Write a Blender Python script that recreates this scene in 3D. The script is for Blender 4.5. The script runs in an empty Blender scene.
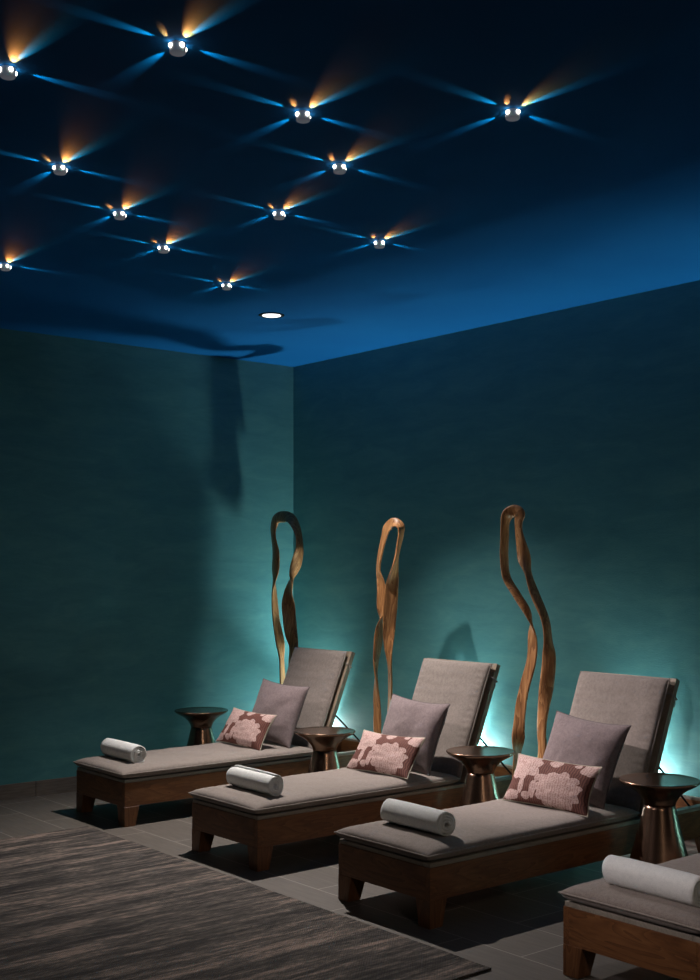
import bpy, bmesh, math, random
from mathutils import Vector, Matrix, noise
random.seed(7)
PI = math.pi
sc = bpy.context.scene
col = sc.collection
H = 3.256          # ceiling height

# ------------------------------------------------------------------ materials
def new_mat(name):
    m = bpy.data.materials.new(name); m.use_nodes = True
    nt = m.node_tree
    b = nt.nodes['Principled BSDF']
    return m, nt, b
def N(nt, t, **kw):
    n = nt.nodes.new(t)
    for k, v in kw.items():
        if k in n.inputs: n.inputs[k].default_value = v
        else: setattr(n, k, v)
    return n
def mathn(nt, op, a=None, b=None, c=None):
    n = nt.nodes.new('ShaderNodeMath'); n.operation = op
    for i, v in enumerate((a, b, c)):
        if v is None: continue
        if isinstance(v, (int, float)): n.inputs[i].default_value = v
        else: nt.links.new(v, n.inputs[i])
    return n.outputs[0]
def coords(nt, scale=(1, 1, 1), kind='Object', rot=(0, 0, 0)):
    tc = nt.nodes.new('ShaderNodeTexCoord'); mp = nt.nodes.new('ShaderNodeMapping')
    mp.inputs['Scale'].default_value = scale; mp.inputs['Rotation'].default_value = rot
    nt.links.new(tc.outputs[kind], mp.inputs['Vector']); return mp.outputs[0]
def ramp(nt, fac, stops):
    r = nt.nodes.new('ShaderNodeValToRGB'); e = r.color_ramp.elements
    while len(e) < len(stops): e.new(0.5)
    for el, (p, c) in zip(e, stops): el.position = p; el.color = (*c, 1)
    nt.links.new(fac, r.inputs[0]); return r.outputs[0]
def noise_t(nt, vec, scale, detail=3, rough=.5, dist=0):
    n = nt.nodes.new('ShaderNodeTexNoise'); n.inputs['Scale'].default_value = scale
    n.inputs['Detail'].default_value = detail; n.inputs['Roughness'].default_value = rough
    n.inputs['Distortion'].default_value = dist
    nt.links.new(vec, n.inputs['Vector']); return n.outputs['Fac']
def bump(nt, b, h, strength=.3, dist=.002):
    n = nt.nodes.new('ShaderNodeBump'); n.inputs['Strength'].default_value = strength
    n.inputs['Distance'].default_value = dist
    nt.links.new(h, n.inputs['Height']); nt.links.new(n.outputs[0], b.inputs['Normal'])
def mixc(nt, f, a, b_):
    n = nt.nodes.new('ShaderNodeMix'); n.data_type = 'RGBA'
    for sock, v in ((n.inputs[0], f), (n.inputs[6], a), (n.inputs[7], b_)):
        if isinstance(v, tuple): sock.default_value = (*v, 1)
        elif isinstance(v, (int, float)): sock.default_value = v
        else: nt.links.new(v, sock)
    return n.outputs[2]

def mat_wall():
    m, nt, b = new_mat('teal_plaster')
    v = coords(nt, (1, 1, 4))
    n1 = noise_t(nt, v, 2.2, 6, .65, .6); n2 = noise_t(nt, coords(nt, (1, 1, 7)), 14, 4, .6)
    f = mathn(nt, 'ADD', mathn(nt, 'MULTIPLY', n1, .75), mathn(nt, 'MULTIPLY', n2, .25))
    nt.links.new(ramp(nt, f, [(.3, (.066, .235, .265)), (.5, (.086, .285, .305)), (.7, (.115, .335, .34))]), b.inputs['Base Color'])
    b.inputs['Roughness'].default_value = .62; b.inputs['Specular IOR Level'].default_value = .2
    bump(nt, b, noise_t(nt, coords(nt, (1, 1, 2)), 60, 4), .25, .004)
    return m
def mat_ceiling():
    m, nt, b = new_mat('deep_blue_paint')
    n = noise_t(nt, coords(nt), 1.3, 4)
    nt.links.new(ramp(nt, n, [(.3, (.005, .125, .38)), (.7, (.006, .145, .42))]), b.inputs['Base Color'])
    b.inputs['Roughness'].default_value = .8; b.inputs['Specular IOR Level'].default_value = .08
    return m
def mat_floor(name='wood_look_tile', lo=(.075, .068, .060), hi=(.145, .132, .115)):
    m, nt, b = new_mat(name)
    tc = nt.nodes.new('ShaderNodeTexCoord'); mp = nt.nodes.new('ShaderNodeMapping')
    # tiles .68 x .34 m, half bond; a row edge at y=-2.26, a joint at x=4.24
    mp.inputs['Location'].default_value = (-4.24 + .68 * 8, 2.26 + .34 * 10, 0)
    nt.links.new(tc.outputs['Object'], mp.inputs['Vector'])
    br = nt.nodes.new('ShaderNodeTexBrick'); br.offset = .5; br.squash = 1
    nt.links.new(mp.outputs[0], br.inputs['Vector'])
    br.inputs['Scale'].default_value = 1; br.inputs['Brick Width'].default_value = .68
    br.inputs['Row Height'].default_value = .34; br.inputs['Mortar Size'].default_value = .003
    br.inputs['Mortar Smooth'].default_value = .1
    br.inputs['Color1'].default_value = (.35, .35, .35, 1); br.inputs['Color2'].default_value = (.75, .75, .75, 1)
    br.inputs['Mortar'].default_value = (.5, .5, .5, 1)
    g = noise_t(nt, coords(nt, (2.2, 26, 1)), 2.4, 6, .62, .3)
    bw = nt.nodes.new('ShaderNodeRGBToBW'); nt.links.new(br.outputs['Color'], bw.inputs[0])
    f = mathn(nt, 'ADD', mathn(nt, 'MULTIPLY', g, .75), mathn(nt, 'MULTIPLY', bw.outputs[0], .25))
    c = ramp(nt, f, [(.3, lo), (.7, hi)])
    c = mixc(nt, br.outputs['Fac'], c, (.30, .28, .25))
    nt.links.new(c, b.inputs['Base Color']); b.inputs['Roughness'].default_value = .5
    bump(nt, b, mathn(nt, 'SUBTRACT', mathn(nt, 'MULTIPLY', g, .3), br.outputs['Fac']), .3, .003)
    return m
def mat_base():
    m, nt, b = new_mat('baseboard_tile')
    g = noise_t(nt, coords(nt, (3, 3, 30)), 3, 5)
    nt.links.new(ramp(nt, g, [(.3, (.13, .115, .10)), (.7, (.20, .18, .155))]), b.inputs['Base Color'])
    b.inputs['Roughness'].default_value = .5; return m
def mat_rug():
    m, nt, b = new_mat('ikat_rug')
    # irregular streaks along y
    s1 = noise_t(nt, coords(nt, (1.0, .13, 1)), 34, 5, .75, .25)
    s2 = noise_t(nt, coords(nt, (1.0, .07, 1)), 7, 3, .6, .2)
    s3 = noise_t(nt, coords(nt, (1, .35, 1)), 90, 2)
    f = mathn(nt, 'ADD', mathn(nt, 'ADD', mathn(nt, 'MULTIPLY', s1, .55), mathn(nt, 'MULTIPLY', s2, .35)), mathn(nt, 'MULTIPLY', s3, .12))
    c = ramp(nt, f, [(.40, (.010, .009, .010)), (.47, (.035, .031, .029)), (.535, (.095, .084, .074)), (.61, (.28, .215, .18))])
    nt.links.new(c, b.inputs['Base Color']); b.inputs['Roughness'].default_value = .95
    w = nt.nodes.new('ShaderNodeTexWave'); w.wave_type = 'BANDS'; w.bands_direction = 'DIAGONAL'
    w.inputs['Scale'].default_value = 45; w.inputs['Distortion'].default_value = 1.5
    nt.links.new(coords(nt), w.inputs['Vector'])
    bump(nt, b, mathn(nt, 'ADD', w.outputs['Fac'], s3), .6, .004)
    return m
def mat_wood(name, cols, axis='y', rough=.42, sc_=1.0):
    m, nt, b = new_mat(name)
    s = {'x': (1.2, 9, 9), 'y': (9, 1.2, 9), 'z': (9, 9, 1.2)}[axis]
    v = coords(nt, tuple(q * sc_ for q in s))
    d = noise_t(nt, v, 1.1, 3, .5, 1.2)
    rings = mathn(nt, 'FRACT', mathn(nt, 'MULTIPLY', d, 9))
    fine = noise_t(nt, coords(nt, tuple(q * 8 * sc_ for q in s)), 1.5, 4, .6)
    f = mathn(nt, 'ADD', mathn(nt, 'MULTIPLY', rings, .25), mathn(nt, 'ADD', mathn(nt, 'MULTIPLY', fine, .35), mathn(nt, 'MULTIPLY', d, .4)))
    nt.links.new(ramp(nt, f, [(.25, cols[0]), (.5, cols[1]), (.78, cols[2])]), b.inputs['Base Color'])
    b.inputs['Roughness'].default_value = rough
    bump(nt, b, fine, .12, .002)
    return m
def mat_fabric(name, c1, c2, scale=420, rough=.95, bs=.5, blot=0.0):
    m, nt, b = new_mat(name)
    v = coords(nt)
    n = noise_t(nt, v, scale, 2, .6); n2 = noise_t(nt, v, 60, 3)
    f = mathn(nt, 'ADD', mathn(nt, 'MULTIPLY', n, .7), mathn(nt, 'MULTIPLY', n2, .3))
    c = ramp(nt, f, [(.35, c1), (.6, c2)])
    nt.links.new(c, b.inputs['Base Color']); b.inputs['Roughness'].default_value = rough
    b.inputs['Sheen Weight'].default_value = .15
    bump(nt, b, mathn(nt, 'ADD', n, mathn(nt, 'MULTIPLY', noise_t(nt, v, 9, 3, .5, .5), 1.2)), bs, .003)
    return m
def mat_floral():
    m, nt, b = new_mat('floral_print')
    uv = nt.nodes.new('ShaderNodeTexCoord').outputs['UV']
    # petal-edged blossoms on a brown-red ground
    sep = nt.nodes.new('ShaderNodeSeparateXYZ'); nt.links.new(uv, sep.inputs[0])
    U, V = sep.outputs[0], sep.outputs[1]
    wob = noise_t(nt, uv, 6, 2, .5)
    mask = None
    blobs = [(.66, .34, .25, .36, 11, .10, .2), (.16, .80, .23, .34, 9, .10, 1.0), (.10, .12, .10, .10, 5, .1, 0),
             (.545, .90, .07, .09, 3, .12, .6), (.93, .90, .10, .16, 4, .1, .4), (.21, .34, .035, .17, 2, .1, .9), (.37, .28, .045, .16, 2, .1, .3),
             (.29, .14, .05, .08, 3, .1, .5), (.78, .93, .04, .05, 3, .1, 0), (.40, .52, .03, .07, 2, .1, 1)]
    for (cu, cv, ru, rv, k, amp, ph) in blobs:
        du = mathn(nt, 'DIVIDE', mathn(nt, 'SUBTRACT', U, cu), ru); dv = mathn(nt, 'DIVIDE', mathn(nt, 'SUBTRACT', V, cv), rv)
        r = mathn(nt, 'SQRT', mathn(nt, 'ADD', mathn(nt, 'MULTIPLY', du, du), mathn(nt, 'MULTIPLY', dv, dv)))
        a = mathn(nt, 'ARCTAN2', dv, du)
        edge = mathn(nt, 'MULTIPLY', mathn(nt, 'ABSOLUTE', mathn(nt, 'SINE', mathn(nt, 'MULTIPLY_ADD', a, k / 2, ph))), amp * 1.6)
        rr = mathn(nt, 'ADD', mathn(nt, 'SUBTRACT', r, edge), mathn(nt, 'MULTIPLY', mathn(nt, 'SUBTRACT', wob, .5), .5))
        q = mathn(nt, 'LESS_THAN', rr, .93)
        mask = q if mask is None else mathn(nt, 'MAXIMUM', mask, q)
    st = nt.nodes.new('ShaderNodeTexWave'); st.inputs['Scale'].default_value = 11; st.inputs['Distortion'].default_value = 5
    st.inputs['Detail'].default_value = 3; nt.links.new(uv, st.inputs['Vector'])
    vo = nt.nodes.new('ShaderNodeTexVoronoi'); vo.inputs['Scale'].default_value = 26; vo.feature = 'DISTANCE_TO_EDGE'
    nt.links.new(uv, vo.inputs['Vector'])
    light = ramp(nt, mathn(nt, 'ADD', mathn(nt, 'MULTIPLY', vo.outputs['Distance'], 1.6), mathn(nt, 'MULTIPLY', st.outputs['Fac'], .25)),
                 [(.05, (.34, .20, .185)), (.4, (.56, .42, .39))])
    dark = ramp(nt, st.outputs['Fac'], [(.2, (.085, .028, .022)), (.8, (.17, .068, .052))])
    nt.links.new(mixc(nt, mask, dark, light), b.inputs['Base Color'])
    b.inputs['Roughness'].default_value = .85
    bump(nt, b, mathn(nt, 'ADD', noise_t(nt, uv, 220, 2), mathn(nt, 'MULTIPLY', vo.outputs['Distance'], 2)), .3, .002)
    return m
def mat_metal(name, c, rough, streak=True):
    m, nt, b = new_mat(name)
    b.inputs['Metallic'].default_value = 1
    if streak:
        v = coords(nt, (1, 1, 14)); n = noise_t(nt, v, 8, 4, .6)
        nt.links.new(ramp(nt, n, [(.3, tuple(q * .7 for q in c)), (.7, c)]), b.inputs['Base Color'])
    else: b.inputs['Base Color'].default_value = (*c, 1)
    b.inputs['Roughness'].default_value = rough
    return m
def mat_plain(name, c, rough=.5, metal=0, emit=None, es=1):
    m, nt, b = new_mat(name)
    n = noise_t(nt, coords(nt), 40, 2)
    nt.links.new(ramp(nt, n, [(.3, tuple(q * .93 for q in c)), (.7, c)]), b.inputs['Base Color'])
    b.inputs['Roughness'].default_value = rough; b.inputs['Metallic'].default_value = metal
    if emit:
        b.inputs['Emission Color'].default_value = (*emit, 1); b.inputs['Emission Strength'].default_value = es
    return m

M = dict(
    wall=mat_wall(), ceil=mat_ceiling(), far=mat_plain('navy_low_bounce', (.015, .05, .075), .7), floor=mat_floor(), base=mat_base(), rug=mat_rug(),  # far: walls out of view, coloured dark to cut bounced light
    wood=mat_wood('stained_teak', ((.085, .032, .012), (.17, .072, .026), (.27, .125, .048)), 'y'),
    woodx=mat_wood('stained_teak_end', ((.085, .032, .012), (.17, .072, .026), (.27, .125, .048)), 'x'),
    woodz=mat_wood('stained_teak_leg', ((.085, .032, .012), (.17, .072, .026), (.27, .125, .048)), 'z'),
    deck=mat_wood('weathered_slat', ((.20, .185, .155), (.27, .25, .21), (.34, .32, .27)), 'y', .6),
    frame=mat_wood('weathered_frame', ((.20, .155, .11), (.29, .23, .165), (.38, .31, .23)), 'z', .55),
    drift=mat_wood('carved_wood', ((.12, .045, .016), (.37, .175, .065), (.62, .36, .16)), 'z', .42, .9),
    cush=mat_fabric('taupe_canvas', (.175, .15, .135), (.30, .265, .24)),
    piping=mat_fabric('taupe_piping', (.22, .195, .175), (.34, .305, .275)),
    mauve=mat_fabric('mauve_weave', (.135, .105, .11), (.25, .20, .205), 300, .9, .6),
    dback=mat_fabric('dark_backing', (.10, .085, .09), (.15, .13, .135), 300),
    cream=mat_fabric('cream_backing', (.36, .34, .27), (.5, .47, .38), 300),
    floral=mat_floral(),
    towel=mat_fabric('white_terry', (.74, .79, .79), (.90, .94, .93), 330, 1, .9),
    bronze=mat_metal('brushed_bronze', (.31, .20, .14), .25),
    dark=mat_plain('dark_metal', (.02, .02, .022), .4, .6),
    satin=mat_plain('housing_faint_glow', (.6, .62, .66), .6, 0, (.55, .6, .72), .09),  # weak emission stands in for LED light scattered onto the housing
    trim=mat_plain('white_trim', (.75, .75, .75), .5),
    led=mat_plain('led_lens', (.9, .9, .9), .3, 0, (1, .93, .8), 9),
    lamp=mat_plain('downlight_lens', (.9, .9, .9), .3, 0, (1, .98, .96), 2.2),
    ulamp=mat_plain('uplight_lens', (.9, .9, .9), .3, 0, (.8, .95, 1), 8),
)

# ------------------------------------------------------------------ helpers
def obj(name, bm, mat, parent=None, smooth=False, loc=None):
    me = bpy.data.meshes.new(name)
    bmesh.ops.recalc_face_normals(bm, faces=bm.faces)
    bm.to_mesh(me); bm.free()
    for mm in (mat if isinstance(mat, (list, tuple)) else [mat]): me.materials.append(mm)
    if smooth:
        for p in me.polygons: p.use_smooth = True
    o = bpy.data.objects.new(name, me); col.objects.link(o)
    if parent: o.parent = parent
    if loc: o.location = loc
    return o
def tag(o, label, cat, group=None):
    o['label'] = label; o['category'] = cat
    if group: o['group'] = group
    return o
def empty(name, loc, rz=0):
    o = bpy.data.objects.new(name, None); o.empty_display_size = .1
    o.location = loc; o.rotation_euler = (0, 0, rz); col.objects.link(o); return o
def dup(o, parent=None):
    c = o.copy(); col.objects.link(c)
    if parent: c.parent = parent
    for ch in list(o.children): dup(ch, c)
    return c
def box(bm, x0, x1, y0, y1, z0, z1, bev=0, mat=None):
    r = bmesh.ops.create_cube(bm, size=1)
    vs = r['verts']
    for v in vs:
        v.co = Vector(((x0 + x1) / 2 + v.co.x * (x1 - x0), (y0 + y1) / 2 + v.co.y * (y1 - y0), (z0 + z1) / 2 + v.co.z * (z1 - z0)))
    if mat: bmesh.ops.transform(bm, matrix=mat, verts=vs)
    if bev:
        es = list({e for v in vs for e in v.link_edges})
        bmesh.ops.bevel(bm, geom=es, offset=bev, segments=2, affect='EDGES', profile=.6)
def loft(bm, rings, cap=True, closed=False):
    R = [[bm.verts.new(p) for p in r] for r in rings]
    n = len(R[0])
    m = len(R) if closed else len(R) - 1
    for i in range(m):
        a, b_ = R[i], R[(i + 1) % len(R)]
        for j in range(n):
            bm.faces.new((a[j], a[(j + 1) % n], b_[(j + 1) % n], b_[j]))
    if cap and not closed:
        bm.faces.new(R[0]); bm.faces.new(R[-1])
    return R
def tube(bm, pts, r, n=8, closed=False):
    pts = [Vector(p) for p in pts]; rings = []
    L = len(pts); up = None
    for i, p in enumerate(pts):
        if closed: t = pts[(i + 1) % L] - pts[i - 1]
        else: t = pts[min(i + 1, L - 1)] - pts[max(i - 1, 0)]
        t.normalize()
        if up is None: up = t.orthogonal().normalized()
        up = (up - t * up.dot(t)).normalized(); s = t.cross(up)
        rings.append([p + (up * math.cos(2 * PI * k / n) + s * math.sin(2 * PI * k / n)) * r for k in range(n)])
    loft(bm, rings, not closed, closed)
def lathe(bm, prof, n=64):
    rings = []
    for (r, z) in prof:
        rings.append([Vector((max(r, 1e-4) * math.cos(2 * PI * k / n), max(r, 1e-4) * math.sin(2 * PI * k / n), z)) for k in range(n)])
    loft(bm, rings)
def cr(P, n):     # catmull-rom resample of tuples
    out = []
    for i in range(len(P) - 1):
        p0, p1, p2, p3 = P[max(i - 1, 0)], P[i], P[i + 1], P[min(i + 2, len(P) - 1)]
        for k in range(n):
            t = k / n
            out.append(tuple(.5 * ((2 * b) + (-a + c) * t + (2 * a - 5 * b + 4 * c - d) * t * t + (-a + 3 * b - 3 * c + d) * t ** 3)
                             for a, b, c, d in zip(p0, p1, p2, p3)))
    out.append(tuple(P[-1])); return out

# ------------------------------------------------------------------ the room
X1, Y1 = 10.0, -9.0
def struct(name, bm, mat):
    o = obj(name, bm, mat); o['kind'] = 'structure'; return o
bm = bmesh.new(); box(bm, -.1, X1 + .1, Y1 - .1, .1, -.1, 0); struct('floor', bm, M['floor'])
bm = bmesh.new(); box(bm, -.1, X1 + .1, Y1 - .1, .1, H, H + .1); struct('ceiling', bm, M['ceil'])
bm = bmesh.new(); box(bm, -.1, 0, Y1, 0, 0, H); struct('wall_left', bm, M['wall'])
bm = bmesh.new(); box(bm, -.1, X1 + .1, 0, .1, 0, H); struct('wall_back', bm, M['wall'])
bm = bmesh.new(); box(bm, X1, X1 + .1, Y1, 0, 0, H); struct('wall_right', bm, M['far'])
bm = bmesh.new(); box(bm, -.1, X1 + .1, Y1 - .1, Y1, 0, H); struct('wall_front', bm, M['far'])
bm = bmesh.new()
y = -2.266
ys = [y + .68 * k for k in range(-9, 4)]
ys = [-8.99] + [q for q in ys if q < -.05] + [-.014]
for a, b_ in zip(ys, ys[1:]): box(bm, 0, .012, a + .0015, b_ - .0015, 0, .104, .0015)
struct('baseboard_left', bm, M['base'])
bm = bmesh.new()
xs = [0.0 + .68 * k for k in range(0, 15)]
for a, b_ in zip(xs, xs[1:]): box(bm, a + .0015, b_ - .0015, -.012, 0, 0, .104, .0015)
struct('baseboard_back', bm, M['base'])

# rug
bm = bmesh.new()
nx, ny = 60, 40
x0, x1, y0, y1 = 1.19, 4.62, -5.6, -2.475
def rpt(i, j, z):
    x = x0 + (x1 - x0) * i / nx; yv = y0 + (y1 - y0) * j / ny
    yv += .006 * noise.noise(Vector((x * 3, 0, 1))) * (j / ny); x += .006 * noise.noise(Vector((yv * 3, 5, 1)))
    return Vector((x, yv, z + .0015 * noise.noise(Vector((x * 4, yv * 4, 0)))))
top = [[bm.verts.new(rpt(i, j, .011)) for j in range(ny + 1)] for i in range(nx + 1)]
bot = [[bm.verts.new(rpt(i, j, .002)) for j in range(ny + 1)] for i in range(nx + 1)]
for i in range(nx):
    for j in range(ny):
        bm.faces.new((top[i][j], top[i + 1][j], top[i + 1][j + 1], top[i][j + 1]))
        bm.faces.new((bot[i][j], bot[i][j + 1], bot[i + 1][j + 1], bot[i + 1][j]))
for i in range(nx):
    for j in (0, ny): bm.faces.new((top[i][j], top[i + 1][j], bot[i + 1][j], bot[i][j]))
for j in range(ny):
    for i in (0, nx): bm.faces.new((top[i][j], top[i][j + 1], bot[i][j + 1], bot[i][j]))
rug = obj('area_rug', bm, M['rug'])
tag(rug, 'flat woven rug with ragged brown and grey streaks on the tiled floor', 'rug')
bm = bmesh.new()
for k in range(420):
    x = x0 + .01 + (x1 - x0 - .02) * k / 419 + random.uniform(-.002, .002)
    l = random.uniform(.004, .013)
    tube(bm, [(x, y1 - .004, .007), (x + random.uniform(-.003, .003), y1 + l, .0035)], .0016, 4)
obj('frayed_edge', bm, M['rug'], rug)

# ------------------------------------------------------------------ lounger
W2 = .3225
YC = -1.18                         # world y of a lounger's origin
FY, RY = -2.293 - YC, -.09 - YC     # front and rear ends, local
ZB, ZT, ZD = .123, .271, .291
def make_lounger():
    root = empty('lounge_chair', (0, YC, 0))
    t = .03
    for s in (-1, 1):
        bm = bmesh.new(); box(bm, *sorted((s * W2, s * (W2 - t))), FY + .001, RY, ZB, ZT, .002); obj('side_board', bm, M['wood'], root)
    bm = bmesh.new(); box(bm, -W2 + t, W2 - t, FY, FY + t, ZB, ZT, .002); obj('end_board', bm, M['woodx'], root)
    bm = bmesh.new(); box(bm, -W2 + t, W2 - t, RY - t, RY, ZB, ZT + .018, .002); obj('end_board', bm, M['woodx'], root)
    for sx in (-1, 1):
        for sy in (-1, 1):
            cx, cy = sx * W2, (FY if sy < 0 else RY)
            bm = bmesh.new()
            dx, dy = -sx, (1 if sy < 0 else -1)
            a1, a0, b1, b0 = .095, .075, .105, .078     # legs taper downward
            rings = []
            e = .0008
            for (z, A_, B_) in ((0, a0, b0), (ZB, a1, b1)):
                rings.append([Vector((cx + dx * p * 1 - e * dx, cy + dy * q - e * dy, z)) for p, q in ((0, 0), (A_, 0), (A_, B_), (0, B_))])
            loft(bm, rings); bmesh.ops.bevel(bm, geom=bm.edges[:], offset=.002, segments=1, affect='EDGES')
            # the block of the leg inside the frame corner
            box(bm, *sorted((cx + dx * (t + .0015), cx + dx * a1)), *sorted((cy + dy * (t + .0015), cy + dy * b1)), ZB - .002, ZT - .003)
            obj('leg', bm, M['woodz'], root)
    # slatted deck
    bm = bmesh.new()
    i = .004
    DE = -.66 - YC
    for s in (-1, 1): box(bm, *sorted((s * (W2 - i), s * (W2 - .05))), FY + i, RY - .001, ZT, ZD - .001 * (s + 1) * 0, .002)
    yy = FY + i
    while yy < DE:
        e2 = min(yy + .078, DE)
        box(bm, -W2 + .051, W2 - .051, yy, e2, ZT, ZD, .0015); yy += .09
    box(bm, -W2 + .051, W2 - .051, RY - .031, RY, ZT + .0185, ZD + .014, .0015)
    obj('slat_deck', bm, M['deck'], root)
    # backrest frame: from (y=-.70, z=.30) to (y=-.42, z=1.01)
    b0 = Vector((0, -.757 - YC, .296)); b1 = Vector((0, -.468 - YC, 1.006)); d = (b1 - b0); L = d.length; d.normalize()
    ang = math.atan2(d.z, d.y)
    X = Matrix.Translation(b0) @ Matrix.Rotation(ang, 4, 'X')       # local y runs up the backrest, -z... to the rear
    bw = W2 - .004
    def bf(x0_, x1_, y0_, y1_, z0_, z1_, be=.003):
        bm_ = bmesh.new(); box(bm_, x0_, x1_, y0_, y1_, z0_, z1_, be, X); return bm_
    for s in (-1, 1): obj('backrest_stile', bf(*sorted((s * bw, s * (bw - .042))), 0, L, -.034, 0), M['frame'], root)
    obj('backrest_rail', bf(-bw + .043, bw - .043, L - .055, L - .0005, -.033, -.001), M['frame'], root)
    obj('backrest_rail', bf(-bw + .043, bw - .043, .002, .05, -.033, -.001), M['frame'], root)
    bm = bmesh.new()
    yy = .052
    while yy < L - .07:
        box(bm, -bw + .043, bw - .043, yy, min(yy + .069, L - .057), -.028, -.004, .002, X); yy += .071
    obj('backrest_slats', bm, M['frame'], root)
    # props
    for s in (-1, 1):
        p0 = X @ Vector((s * (bw - .06), L * .42, -.04)); p1 = Vector((s * (W2 - .045), -.26 - YC, .262))
        bm = bmesh.new(); tube(bm, [p0, p1], .006, 8)
        tube(bm, [p1 + Vector((-.013 * s, 0, 0)), p1 + Vector((.014 * s, 0, 0))], .009, 8)
        obj('support_strut', bm, M['dark'], root)
    # cushions
    def cushion(name, w, l, th, seed, mtx, pw=7, tw=.7, corner=.0):
        bm_ = bmesh.new(); nu, nv = 40, 84
        def f(u, v, s):
            hx = w / 2 * (1 - .012 * (1 - v * v)); hy = l / 2 * (1 - .006 * (1 - u * u))
            x_, y_ = hx * u, hy * v
            e = max(0., (1 - abs(u) ** pw)) ** .5 * max(0., (1 - abs(v) ** (pw * 2.0))) ** .5
            z_ = s * th / 2 * (e if s > 0 else e ** .45 * .93)
            q = Vector((x_ * 5, y_ * 5, seed))
            if s > 0:
                z_ += e * (.006 * noise.noise(q) + .003 * noise.noise(q * 2.3))
                # puckers along the seams
                edge = max(0, abs(u) - .72) / .28
                z_ += -.003 * edge * (1 - edge) * 4 * (.5 + .5 * math.sin(y_ * 150 + 3 * noise.noise(q * 2))) * e
                z_ += .0009 * math.sin(y_ * 95 + 4 * noise.noise(q * .8)) * e * max(0, noise.noise(Vector((x_ * 2, y_ * 2, seed + 4))) + .35)
            return mtx @ Vector((x_, y_, z_))
        ts = [[bm_.verts.new(f(math.sin(PI / 2 * (-1 + 2 * a / nu)) * .35 + (-1 + 2 * a / nu) * .65, math.sin(PI / 2 * (-1 + 2 * c / nv)) * .2 + (-1 + 2 * c / nv) * .8, 1)) for c in range(nv + 1)] for a in range(nu + 1)]
        bs = [[ts[a][c] if a in (0, nu) or c in (0, nv) else bm_.verts.new(f(math.sin(PI / 2 * (-1 + 2 * a / nu)) * .35 + (-1 + 2 * a / nu) * .65, math.sin(PI / 2 * (-1 + 2 * c / nv)) * .2 + (-1 + 2 * c / nv) * .8, -1)) for c in range(nv + 1)] for a in range(nu + 1)]
        for a in range(nu):
            for c in range(nv):
                bm_.faces.new((ts[a][c], ts[a + 1][c], ts[a + 1][c + 1], ts[a][c + 1]))
                fc = (bs[a][c], bs[a][c + 1], bs[a + 1][c + 1], bs[a + 1][c])
                if len(set(fc)) == 4:
                    try: bm_.faces.new(fc)
                    except ValueError: pass
        ring = [ts[a][0].co.copy() for a in range(nu + 1)] + [ts[nu][c].co.copy() for c in range(1, nv + 1)] + \
               [ts[a][nv].co.copy() for a in range(nu - 1, -1, -1)] + [ts[0][c].co.copy() for c in range(nv - 1, 0, -1)]
        o = obj(name, bm_, M['cush'], root, True)
        bp = bmesh.new(); tube(bp, ring, .0038, 6, True); obj('piping', bp, M['piping'], o, True)
        return o
    y0_, y1_ = -2.312 - YC, -.80 - YC
    th = .078
    seat = cushion('seat_cushion', .655, y1_ - y0_, th, 1.3, Matrix.Translation((0, (y0_ + y1_) / 2, ZD + th / 2 - .004)))
    LB = L + .0
    Xc = X @ Matrix.Translation((0, LB / 2 + .012, th / 2 + .012 - .0)) 
    back = cushion('back_cushion', .612, LB - .022, .058, 8.1, X @ Matrix.Translation((-.008, LB / 2 - .004, .062 / 2 - .002)))
    # fabric ties round the frame
    for s in (-1, 1):
        for yy in (L - .085,):
            bm = bmesh.new()
            xa, xb = s * (bw - .048), s * (bw + .004)
            pts = [(xa, yy, .006), ((xa + xb) / 2, yy - .004, .007), (xb, yy - .012, .004), (xb + s * .002, yy - .016, -.018), (xb - s * .002, yy - .022, -.039), (xa, yy - .02, -.040), (xa - .0, yy - .008, -.02)]
            tube(bm, [X @ Vector(p) for p in cr(pts, 4)], .0042, 6)
            k = X @ Vector((xb + s * .004, yy - .016, -.012))
            tube(bm, [k, k + Vector((s * .006, -.004, -.03)), k + Vector((s * .004, -.012, -.055))], .003, 6)
            obj('tie', bm, M['piping'], back, True)
    for s in (-1, 1):
        bm = bmesh.new(); xx = s * (W2 - .03)
        yb = -.785 - YC
        for q in (0, .04):
            pts = [(xx - s * q, yb - .03, ZD + .03), (xx - s * q * .7, yb, ZD + .012), (xx - s * .01, yb + .03, ZD + .005), (xx + s * .006, yb + .05, ZD + .0045)]
            tube(bm, cr(pts, 4), .0032, 6)
        obj('tie', bm, M['piping'], seat, True)
    return root
LX = [1.003, 2.424, 3.747, 5.155]
LLAB = ['cushioned wooden lounge chair nearest the left wall corner, farthest from the viewer',
        'cushioned wooden lounge chair second from the left wall',
        'cushioned wooden lounge chair third from the left wall',
        'nearest cushioned wooden lounge chair, cut off by the right edge of the photo']
L0 = make_lounger(); LO = []
for k, x in enumerate(LX):
    o = L0 if k == 0 else dup(L0)
    o.location = (x, YC, 0)
    tag(o, LLAB[k], 'lounge chair', 'lounge chairs in a row along the back wall'); LO.append(o)

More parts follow.
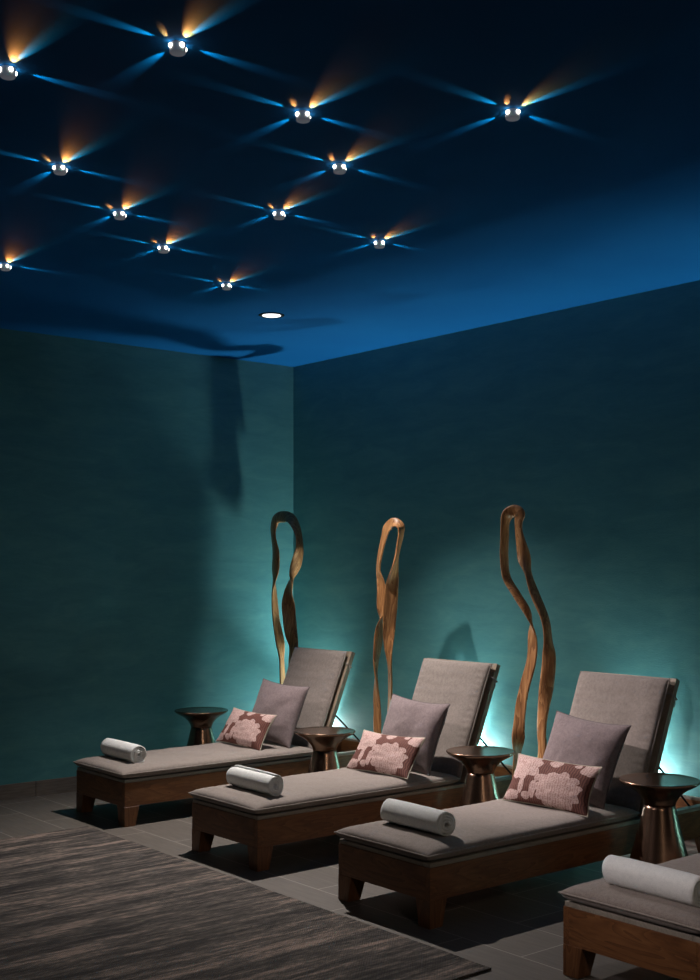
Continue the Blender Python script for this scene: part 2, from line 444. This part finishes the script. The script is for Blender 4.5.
# ------------------------------------------------------------------ pillows
def pillow_mesh(w, h, th, seed, uvs=False, slump=0.0):
    bm_ = bmesh.new(); n = 44
    uvl = bm_.loops.layers.uv.new('UVMap')
    def f(u, v, s):
        px = w / 2 * u * (1 - .075 * (1 - v * v) * abs(u) ** 1.5)
        py = h / 2 * v * (1 - .085 * (1 - u * u) * abs(v) ** 1.5)
        e = (max(0., 1 - abs(u) ** 2.2) * max(0., 1 - abs(v) ** 2.2)) ** .52
        q = Vector((u * 1.7, v * 1.7, seed + s))
        z = s * th / 2 * e * (1 + .16 * noise.noise(q)) + .012 * slump * noise.noise(q * .8) * (abs(u) + abs(v))
        z += s * .004 * e * noise.noise(q * 3)
        return Vector((px, py, z))
    def par(a): t = -1 + 2 * a / n; return .5 * t + .5 * math.sin(PI / 2 * t)
    T = [[bm_.verts.new(f(par(a), par(c), 1)) for c in range(n + 1)] for a in range(n + 1)]
    B = [[T[a][c] if a in (0, n) or c in (0, n) else bm_.verts.new(f(par(a), par(c), -1)) for c in range(n + 1)] for a in range(n + 1)]
    for a in range(n):
        for c in range(n):
            idx = ((a, c), (a + 1, c), (a + 1, c + 1), (a, c + 1))
            fa = bm_.faces.new([T[i_][j_] for i_, j_ in idx]); fa.material_index = 0
            for lp, (i_, j_) in zip(fa.loops, idx): lp[uvl].uv = ((par(i_) + 1) / 2, (par(j_) + 1) / 2)
            vs = [B[i_][j_] for i_, j_ in reversed(idx)]
            try:
                fb = bm_.faces.new(vs); fb.material_index = 1
            except ValueError: pass
    ring = [T[a][0].co.copy() for a in range(n + 1)] + [T[n][c].co.copy() for c in range(1, n + 1)] + \
           [T[a][n].co.copy() for a in range(n - 1, -1, -1)] + [T[0][c].co.copy() for c in range(n - 1, 0, -1)]
    return bm_, ring
def make_pillow(name, w, h, th, seed, mf, mb, mp, slump):
    bm_, ring = pillow_mesh(w, h, th, seed, slump=slump)
    o = obj(name, bm_, [mf, mb], None, True)
    bp = bmesh.new(); tube(bp, ring, .0032, 6, True); obj('piping', bp, mp, o, True)
    return o
def place(o, bl, tilt, yaw, roll, h):
    # bl = centre of the bottom edge; tilt = lean back from horizontal
    R_ = Matrix.Rotation(yaw, 4, 'Z') @ Matrix.Rotation(tilt, 4, 'X') @ Matrix.Rotation(roll, 4, 'Z')
    o.matrix_world = Matrix.Translation(bl) @ R_ @ Matrix.Translation((0, h / 2, 0))
ZS = ZD + .073           # top of the seat cushion
where = ['farthest lounge chair', 'second farthest lounge chair', 'third farthest lounge chair']
bigs = [(1.022, -1.007, 0.367, 1.18, 0.113, -0.056, 0.496, 0.448), (2.436, -1.01, 0.366, 1.188, 0.063, -0.049, 0.495, 0.45), (3.754, -1.007, 0.368, 1.139, 0.051, -0.069, 0.494, 0.464)]
for k, (x, yb, zb, tilt, yaw, roll, w_, h_) in enumerate(bigs):
    o = make_pillow('throw_pillow', w_, h_, .16, 3.1 + k * 5, M['mauve'], M['dback'], M['dback'], .5)
    place(o, (x, yb, zb + .004), tilt, yaw, roll, h_)
    tag(o, 'square mauve grey throw pillow leaning back on the ' + where[k], 'pillow', 'square mauve throw pillows')
lums = [(0.995, -1.227, 0.366, 1.005, 0.006, -0.017, 0.53, 0.261), (2.471, -1.224, 0.366, 0.976, 0.055, 0.003, 0.534, 0.258), (3.799, -1.23, 0.365, 1.093, 0.073, -0.019, 0.539, 0.252)]
for k, (x, yb, zb, tilt, yaw, roll, w_, h_) in enumerate(lums):
    h_ += .012
    o = make_pillow('lumbar_pillow', w_, h_, .12, 12.4 + k * 3, M['floral'], M['cream'], M['cream'], .6)
    place(o, (x, yb - .004, zb - .001), tilt, yaw, roll, h_)
    tag(o, 'oblong pillow with pink blossoms on brown, propped on the ' + where[k], 'pillow', 'oblong floral pillows')

# ------------------------------------------------------------------ towels
def towel_mesh(seed, length=.42, R_=.066, turns=3.6):
    bm_ = bmesh.new(); rnd = random.Random(seed)
    tk = .0135; r0 = .012; n = int(turns * 34); pts = []
    for i in range(n + 1):
        a = 2 * PI * turns * i / n; r = r0 + (R_ - tk / 2 - r0) * i / n
        r *= 1 + .045 * noise.noise(Vector((math.cos(a) * 1.4, math.sin(a) * 1.4, seed + a * .12)))
        x_, z_ = r * math.cos(a + seed), r * math.sin(a + seed)
        if z_ < -R_ * .86: z_ = -R_ * .86 + (z_ + R_ * .86) * .2
        pts.append(Vector((0, x_, z_)))
    outer, inner = [], []
    for i, p in enumerate(pts):
        t = (pts[min(i + 1, n)] - pts[max(i - 1, 0)]).normalized(); nn = Vector((0, t.z, -t.y))
        e = .40 * tk if 0 < i < n else .2 * tk
        outer.append(p + nn * e); inner.append(p - nn * e)
    sec = outer + inner[::-1]; m = len(sec)
    rings = []
    K = 26
    for j in range(K + 1):
        s = -1 + 2 * j / K; ring = []
        for q, p in enumerate(sec):
            i = q if q <= n else m - 1 - q
            off = .010 * noise.noise(Vector((i * .055, seed, 3 if s > 0 else 9))) + .006 * math.cos(i * .19)
            edge = abs(s) ** 6
            sq = 1 - .05 * abs(s) ** 4 + .018 * noise.noise(Vector((s * 3, p.y * 20, p.z * 20 + seed)))
            ring.append(Vector((s * length / 2 + (1 if s > 0 else -1) * off * edge, p.y * sq, p.z * (sq if p.z > 0 else 1))))
        rings.append(ring)
    Rr = [[bm_.verts.new(p) for p in r] for r in rings]
    for j in range(K):
        for q in range(m):
            bm_.faces.new((Rr[j][q], Rr[j][(q + 1) % m], Rr[j + 1][(q + 1) % m], Rr[j + 1][q]))
    for R1 in (Rr[0], Rr[-1]):
        for i in range(n):
            a, b_, c, d = R1[i], R1[i + 1], R1[m - 2 - i], R1[m - 1 - i]
            bm_.faces.new((a, b_, c, d))
    return bm_
tow = [(.99, -2.115, -.02, 'lounge chair farthest from the viewer'), (2.445, -2.10, -.03, 'second lounge chair from the left wall'),
       (3.755, -2.08, -.03, 'third lounge chair from the left wall'), (5.17, -2.16, -.04, 'nearest lounge chair')]
for k, (x, y_, yaw, w_) in enumerate(tow):
    o = obj('rolled_towel', towel_mesh(1.7 + k * 2.3), M['towel'], None, True, (x, y_, ZS + .0565))
    o.rotation_euler = (0, 0, yaw)
    tag(o, 'white rolled towel lying across the foot of the ' + w_, 'towel', 'white rolled towels')

# ------------------------------------------------------------------ side tables
def make_table():
    root = empty('side_table', (0, 0, 0))
    bm = bmesh.new()
    lathe(bm, [(0, .543), (.15, .543), (.186, .545), (.193, .548), (.1975, .547), (.199, .543), (.198, .538), (.19, .530), (.165, .515), (.14, .502), (.12, .488), (.103, .471), (.089, .452), (.081, .435), (.0785, .423), (0, .423)], 96)
    obj('table_top', bm, M['bronze'], root, True)
    bm = bmesh.new()
    lathe(bm, [(0, .4225), (.074, .4225), (.0765, .4205), (.080, .405), (.1035, .305), (.127, .215), (.147, .14), (.180, .014), (.181, .006), (.179, 0), (0, 0)], 96)
    obj('pedestal', bm, M['bronze'], root, True)
    return root
TX = [(.33, -1.10), (1.81, -1.10), (3.065, -.945), (4.30, -.94)]
TLAB = ['bronze hourglass side table between the left wall and the farthest lounge chair',
        'bronze hourglass side table between the first and second lounge chairs from the left wall',
        'bronze hourglass side table between the second and third lounge chairs from the left wall',
        'largest bronze hourglass side table in view, beside the nearest lounge chair']
T0 = make_table()
for k, (x, y_) in enumerate(TX):
    o = T0 if k == 0 else dup(T0)
    o.location = (x, y_, 0); o.rotation_euler = (0, 0, k * 1.1)
    tag(o, TLAB[k], 'side table', 'bronze side tables')

# ------------------------------------------------------------------ sculptures (twisted wood loops)
CAM_R = Vector((.636, .7716, 0))
def sculpture(name, y_, st, wf, signs, label, base_c, thick=.009, leg0=None, leg1=None, depth=.0):
    """st: (x, z, apparent width) along the loop; the ribbon twists between broad and narrow."""
    n0 = len(st)
    pts = []
    def fill(a, b_):
        k = max(1, round(abs(a[1] - b_[1]) / .13))
        return [tuple(p + (q - p) * i / k for p, q in zip(a, b_)) for i in range(k)]
    f0 = fill(leg0, st[0]); f1 = fill(leg1, st[-1])[::-1]
    signs = [signs[0]] * len(f0) + signs + [signs[-1]] * len(f1)
    st = f0 + st + f1
    data = []
    for (x, z, w), sg in zip(st, signs):
        c = min(1, max(.05, w / wf)); psi = sg * math.acos(c)
        if data:
            cand = [psi + kk * PI for kk in range(-6, 7)]
            psi = min(cand, key=lambda q: abs(q - data[-1][3]))
        data.append((x, y_, z, psi, max(w, wf) if w > wf else wf))
    S = cr(data, 7)
    rings = []
    prevW = None
    for i, (x, yy, z, psi, w) in enumerate(S):
        a = S[max(i - 1, 0)]; b_ = S[min(i + 1, len(S) - 1)]
        T = (Vector(b_[:3]) - Vector(a[:3])).normalized()
        # sideways direction seen face-on, perpendicular to the ribbon
        view = Vector((.7716, -.636, 0))            # broad side faces the middle of the room
        W0 = T.cross(view).normalized()
        if prevW is not None and W0.dot(prevW) < 0: W0 = -W0
        prevW = W0
        N0 = W0.cross(T).normalized()
        Wd = (W0 * math.cos(psi) + N0 * math.sin(psi)).normalized(); Nd = Wd.cross(T).normalized()
        # plan correction: loop plane runs along the wall
        c = Vector((x, yy, z)); hw = w / 2
        tt = thick * (1 + .25 * noise.noise(c * 6))
        hw *= 1 + .08 * noise.noise(c * 9)
        sec = []
        for k in range(16):
            an = 2 * PI * k / 16; ca, sa = math.cos(an), math.sin(an)
            sx = math.copysign(abs(ca) ** .7, ca); sz = math.copysign(abs(sa) ** .8, sa)
            bow = .18 * hw * (sx * sx - .4)
            sec.append(c + Wd * (hw * sx) + Nd * (tt * sz + bow))
        rings.append(sec)
    root = empty(name, (base_c[0], base_c[1], 0))
    bm = bmesh.new(); loft(bm, [[p - Vector((base_c[0], base_c[1], 0)) for p in r] for r in rings])
    obj('carved_loop', bm, M['drift'], root, True)
    bm = bmesh.new(); lathe(bm, [(0, .03), (.10, .03), (.108, .026), (.11, .004), (.108, 0), (0, 0)], 48)
    obj('base_plate', bm, M['dark'], root, True)
    tag(root, label, 'sculpture', 'tall carved wood loops along the back wall')
S1 = [(0.309, 0.886, 0.024), (0.288, 1.021, 0.055), (0.233, 1.211, 0.039), (0.212, 1.417, 0.02), (0.227, 1.587, 0.047), (0.233, 1.713, 0.047), (0.205, 1.832, 0.028), (0.2, 1.919, 0.04), (0.24, 1.989, 0.063), (0.333, 2.006, 0.078), (0.451, 1.975, 0.062), (0.533, 1.874, 0.039), (0.553, 1.761, 0.042), (0.515, 1.649, 0.069), (0.476, 1.56, 0.046), (0.447, 1.496, 0.023), (0.406, 1.394, 0.062), (0.409, 1.268, 0.086), (0.435, 1.115, 0.085), (0.476, 1.003, 0.062)]
g1 = [-1, -1, -1, -1, 1, 1, 1, 1, 1, 1, 1, 1, 1, 1, 1, -1, -1, -1, -1, -1]
sculpture('wood_sculpture', -.35, [(a, b, c * 1.2) for a, b, c in S1], .10, g1, 'tall twisted wood loop beside the room corner, wide open at the top', (.40, -.35), leg0=(.37, .02, .05), leg1=(.44, .02, .06))
S2 = [(1.641, 0.462, 0.048), (1.641, 0.599, 0.048), (1.629, 0.75, 0.028), (1.623, 0.919, 0.024), (1.644, 1.056, 0.055), (1.662, 1.191, 0.048), (1.681, 1.326, 0.055), (1.681, 1.478, 0.055), (1.649, 1.588, 0.017), (1.67, 1.699, 0.024), (1.713, 1.816, 0.034), (1.743, 1.876, 0.055), (1.809, 1.905, 0.075), (1.871, 1.88, 0.054), (1.877, 1.832, 0.034), (1.864, 1.78, 0.027), (1.836, 1.681, 0.02), (1.814, 1.597, 0.048), (1.788, 1.481, 0.089), (1.769, 1.329, 0.103), (1.759, 1.195, 0.086), (1.758, 1.061, 0.058), (1.769, 0.946, 0.021), (1.776, 0.796, 0.017), (1.772, 0.677, 0.017)]
g2 = [1, 1, 1, -1, -1, -1, 1, 1, 1, 1, 1, 1, 1, 1, 1, 1, 1, 1, 1, 1, -1, -1, -1, -1, -1]
sculpture('wood_sculpture', -.5, S2, .085, g2, 'tall twisted wood loop whose broad pale blade crosses the middle, behind second lounge chair', (1.70, -.5), leg0=(1.67, .02, .05), leg1=(1.73, .02, .04))
S3 = [(2.973, 0.373, 0.048), (2.983, 0.497, 0.048), (3.0, 0.634, 0.06), (3.019, 0.774, 0.048), (3.051, 0.897, 0.042), (3.104, 1.054, 0.039), (3.109, 1.191, 0.036), (3.075, 1.327, 0.042), (2.982, 1.445, 0.048), (2.902, 1.547, 0.049), (2.882, 1.669, 0.049), (2.886, 1.791, 0.049), (2.89, 1.87, 0.049), (2.91, 1.924, 0.067), (2.96, 1.944, 0.067), (3.0, 1.927, 0.054), (2.992, 1.879, 0.03), (2.997, 1.807, 0.03), (3.028, 1.702, 0.06), (3.072, 1.581, 0.045), (3.131, 1.446, 0.053), (3.212, 1.296, 0.047), (3.234, 1.162, 0.056), (3.237, 1.061, 0.07), (3.222, 0.926, 0.076), (3.193, 0.789, 0.053), (3.175, 0.652, 0.035), (3.181, 0.535, 0.03)]
g3 = [-1, -1, 1, 1, 1, 1, 1, -1, -1, -1, -1, -1, -1, -1, -1, -1, -1, -1, -1, 1, 1, 1, 1, -1, -1, -1, -1, -1]
sculpture('wood_sculpture', -.55, [(a, b, c * 1.12) for a, b, c in S3], .08, g3, 'tall wavy wood loop with two S-curved legs, behind third lounge chair', (3.05, -.55), leg0=(2.99, .02, .05), leg1=(3.11, .02, .04))

# ------------------------------------------------------------------ lights
def lamp(kind, name, loc, direction, power, color, parent=None, size=.05, cone=60, blend=.5):
    l = bpy.data.lights.new(name, kind); l.energy = power; l.color = color
    if kind == 'SPOT': l.spot_size = math.radians(cone); l.spot_blend = blend; l.shadow_soft_size = size
    elif kind == 'POINT': l.shadow_soft_size = size
    o = bpy.data.objects.new(name, l); col.objects.link(o)
    o.location = loc
    if direction is not None: o.rotation_euler = Vector(direction).to_track_quat('-Z', 'Y').to_euler()
    if parent: o.parent = parent
    return o

# ceiling star fixtures
def make_star():
    root = empty('star_ceiling_light', (0, 0, H))
    bm = bmesh.new(); r = .026
    lathe(bm, [(0, -.001), (r * .96, -.001), (r, -.003), (r, -.025), (r * .96, -.030), (r * .86, -.0325), (r * .5, -.0338), (0, -.034)], 40)
    obj('housing', bm, M['satin'], root, True)
    for a in (0, 90, 180, 270):
        ra = math.radians(a); d = Vector((math.cos(ra), math.sin(ra), 0)); s = Vector((-d.y, d.x, 0)); u = Vector((0, 0, 1))
        bm = bmesh.new(); rings = []
        for (q, dd) in ((1, -.003), (1, .002), (.8, .0045), (.4, .006), (.02, .0063)):
            rings.append([d * (r + dd) + u * -.0125 + (s * math.cos(2 * PI * k / 16) + u * math.sin(2 * PI * k / 16)) * (.0076 * q) for k in range(16)])
        loft(bm, rings); obj('lens', bm, M['led'], root, True)
        tilt = .15
        dir_ = d + u * tilt
        p = d * (r + .008) + u * -.017
        lamp('SPOT', 'beam', p, dir_, STAR_B, (.06, .95, .88), root, .002, 20, 1)
        if a in (0, 270):
            wa = math.radians(-14 if a == 0 else -44)
            dw = Vector((math.cos(wa), math.sin(wa), .32))
            lamp('SPOT', 'glow', d * (r + .009) + u * -.015, dw, STAR_W * (1.0 if a == 0 else .35), (1, .32, .055), root, .003, 46 if a == 0 else 24, 1)
    return root
STAR_B, STAR_W = 3.6, 6.5
stars = [((177, 47), 4.37, -3.705), ((8, 71), 3.884, -4.02), ((301, 115), 4.175, -3.091), ((60, 168), 3.142, -3.482), ((119, 213), 2.751, -3.009),
         ((163, 247), 2.384, -2.572), ((278, 213), 3.193, -2.474), ((338, 167), 3.837, -2.657), ((378, 242), 3.114, -1.828), ((226, 285), 1.93, -1.905),
         ((5, 265), 1.568, -3.015), ((510, 113), 4.642, -2.554)]
SLAB = ['star shaped ceiling light nearest the top edge, second from the left there', 'star shaped ceiling light at the upper left edge of the photo',
        'star shaped ceiling light with a wide warm flare, above the photo centre', 'star shaped ceiling light below the one at the upper left edge',
        'star shaped ceiling light left of centre, fifth from the corner', 'star shaped ceiling light on the diagonal just before the one nearest the downlight',
        'star shaped ceiling light straight above the round recessed downlight', 'star shaped ceiling light right below the one with the wide warm flare',
        'star shaped ceiling light nearest the back wall, right of the recessed downlight', 'star shaped ceiling light closest to the round recessed downlight',
        'star shaped ceiling light lowest on the left edge of the photo', 'rightmost star shaped ceiling light, alone over the right half']
ST0 = make_star()
F3 = 1.0667
for k, (px, x, y_) in enumerate(stars):
    o = ST0 if k == 0 else dup(ST0)
    # measured with the eye at 1.5 m; rescaled about the room corner to 1.6 m
    o.location = (x * F3 + .023, y_ * F3 - .011, H)
    tag(o, SLAB[k], 'ceiling light', 'star ceiling lights')

# recessed downlight
root = empty('recessed_downlight', (1.547, -1.336, H))
bm = bmesh.new()
lathe(bm, [(.062, -.0005), (.082, -.0005), (.084, -.003), (.080, -.006), (.066, -.006), (.063, -.004)], 48)
obj('trim_ring', bm, M['dark'], root, True)
bm = bmesh.new(); lathe(bm, [(0, -.002), (.061, -.002), (.061, -.005), (0, -.0052)], 48)
obj('lamp_lens', bm, M['lamp'], root, True)
tag(root, 'round white recessed downlight in the blue ceiling near the room corner', 'downlight')

# floor uplights behind the lounge chairs
def make_up():
    root = empty('floor_uplight', (0, 0, 0))
    bm = bmesh.new(); lathe(bm, [(0, 0), (.038, 0), (.038, .008), (.032, .012), (.030, .02), (.030, .27), (.036, .28), (.036, .30), (.031, .30), (.029, .292), (0, .292)], 40)
    obj('housing', bm, M['dark'], root, True)
    bm = bmesh.new(); lathe(bm, [(0, .2925), (.028, .2925), (.028, .296), (0, .2965)], 32)
    obj('lens', bm, M['ulamp'], root, True)
    return root
UP = [(.44, -.045), (2.10, -.045), (3.53, -.045), (4.95, -.045)]
U0 = make_up()
UL = ['small black floor uplight glowing on the wall behind the farthest lounge chair', 'small black floor uplight glowing on the wall left of the second lounge chair',
      'small black floor uplight glowing on the wall left of the third lounge chair', 'small black floor uplight behind the nearest lounge chair']
for k, (x, y_) in enumerate(UP):
    o = U0 if k == 0 else dup(U0)
    o.location = (x, y_, 0)
    tag(o, UL[k], 'uplight', 'floor uplights along the back wall')
    lamp('SPOT', 'uplight_beam', (x, y_, .305), (0, .03, 1), (150, 88, 88, 84)[k], (.86, 1.0, .96), None, .035, (94, 76, 76, 76)[k], 1)
    if k == 0: lamp('POINT', 'uplight_spill', (x, y_ - .012, .34), None, 12, (.97, 1.0, .95), None, .02)
    else: lamp('SPOT', 'uplight_spill', (x, y_ - .03, .33), (0, 1, .25), (19, 19, 7)[k - 1], (.97, 1.0, .95), None, .02, 172, .35)

# the recessed downlight is the key light on the seats
lamp('SPOT', 'downlight_beam', (1.547, -1.336, H - .02), (.28, -.10, -1), 520, (1, .88, .81), None, .03, 98, 1)
# added spots out of view, without fixtures, each brightening a backrest
for (sx, sy), (tx, ty, tz), pw in (((.25, -3.75), (1.0, -.95, .50), 130), ((.25, -3.6), (2.42, -.95, .50), 210), ((.3, -3.4), (3.80, -.90, .55), 820), ((3.8, -6.0), (5.3, -1.4, .45), 330)):
    lamp('SPOT', 'added_spot', (sx, sy, H - .05), (tx - sx, ty - sy, tz - H + .05), pw, (1, .84, .82), None, .05, 24, .9)
# unseen warm fill, added near the viewer to lift the wooden sides
lamp('SPOT', 'added_spot', (8.8, -4.2, H - .05), (3.2 - 8.8, -1.6 + 4.2, .2 - H), 110, (1, .80, .62), None, .25, 60, 1)

w = bpy.data.worlds.new('world'); sc.world = w; w.use_nodes = True
w.node_tree.nodes['Background'].inputs[0].default_value = (.01, .03, .06, 1)
w.node_tree.nodes['Background'].inputs[1].default_value = .3

# ------------------------------------------------------------------ camera
cam = bpy.data.cameras.new('camera'); co = bpy.data.objects.new('camera', cam); col.objects.link(co)
co.location = (7.976, -5.973, 1.6)
co.rotation_euler = (math.radians(90), 0, math.radians(50.49))
cam.sensor_width = 36; cam.sensor_fit = 'AUTO'; cam.lens = 1210.2 / 980 * 36
cam.shift_y = 78.3 / 980
cam.clip_start = .05
sc.camera = co
sc.view_settings.view_transform = 'Standard'; sc.view_settings.look = 'None'
sc.view_settings.gamma = 1; sc.view_settings.use_curve_mapping = False
sc.view_settings.exposure = 0
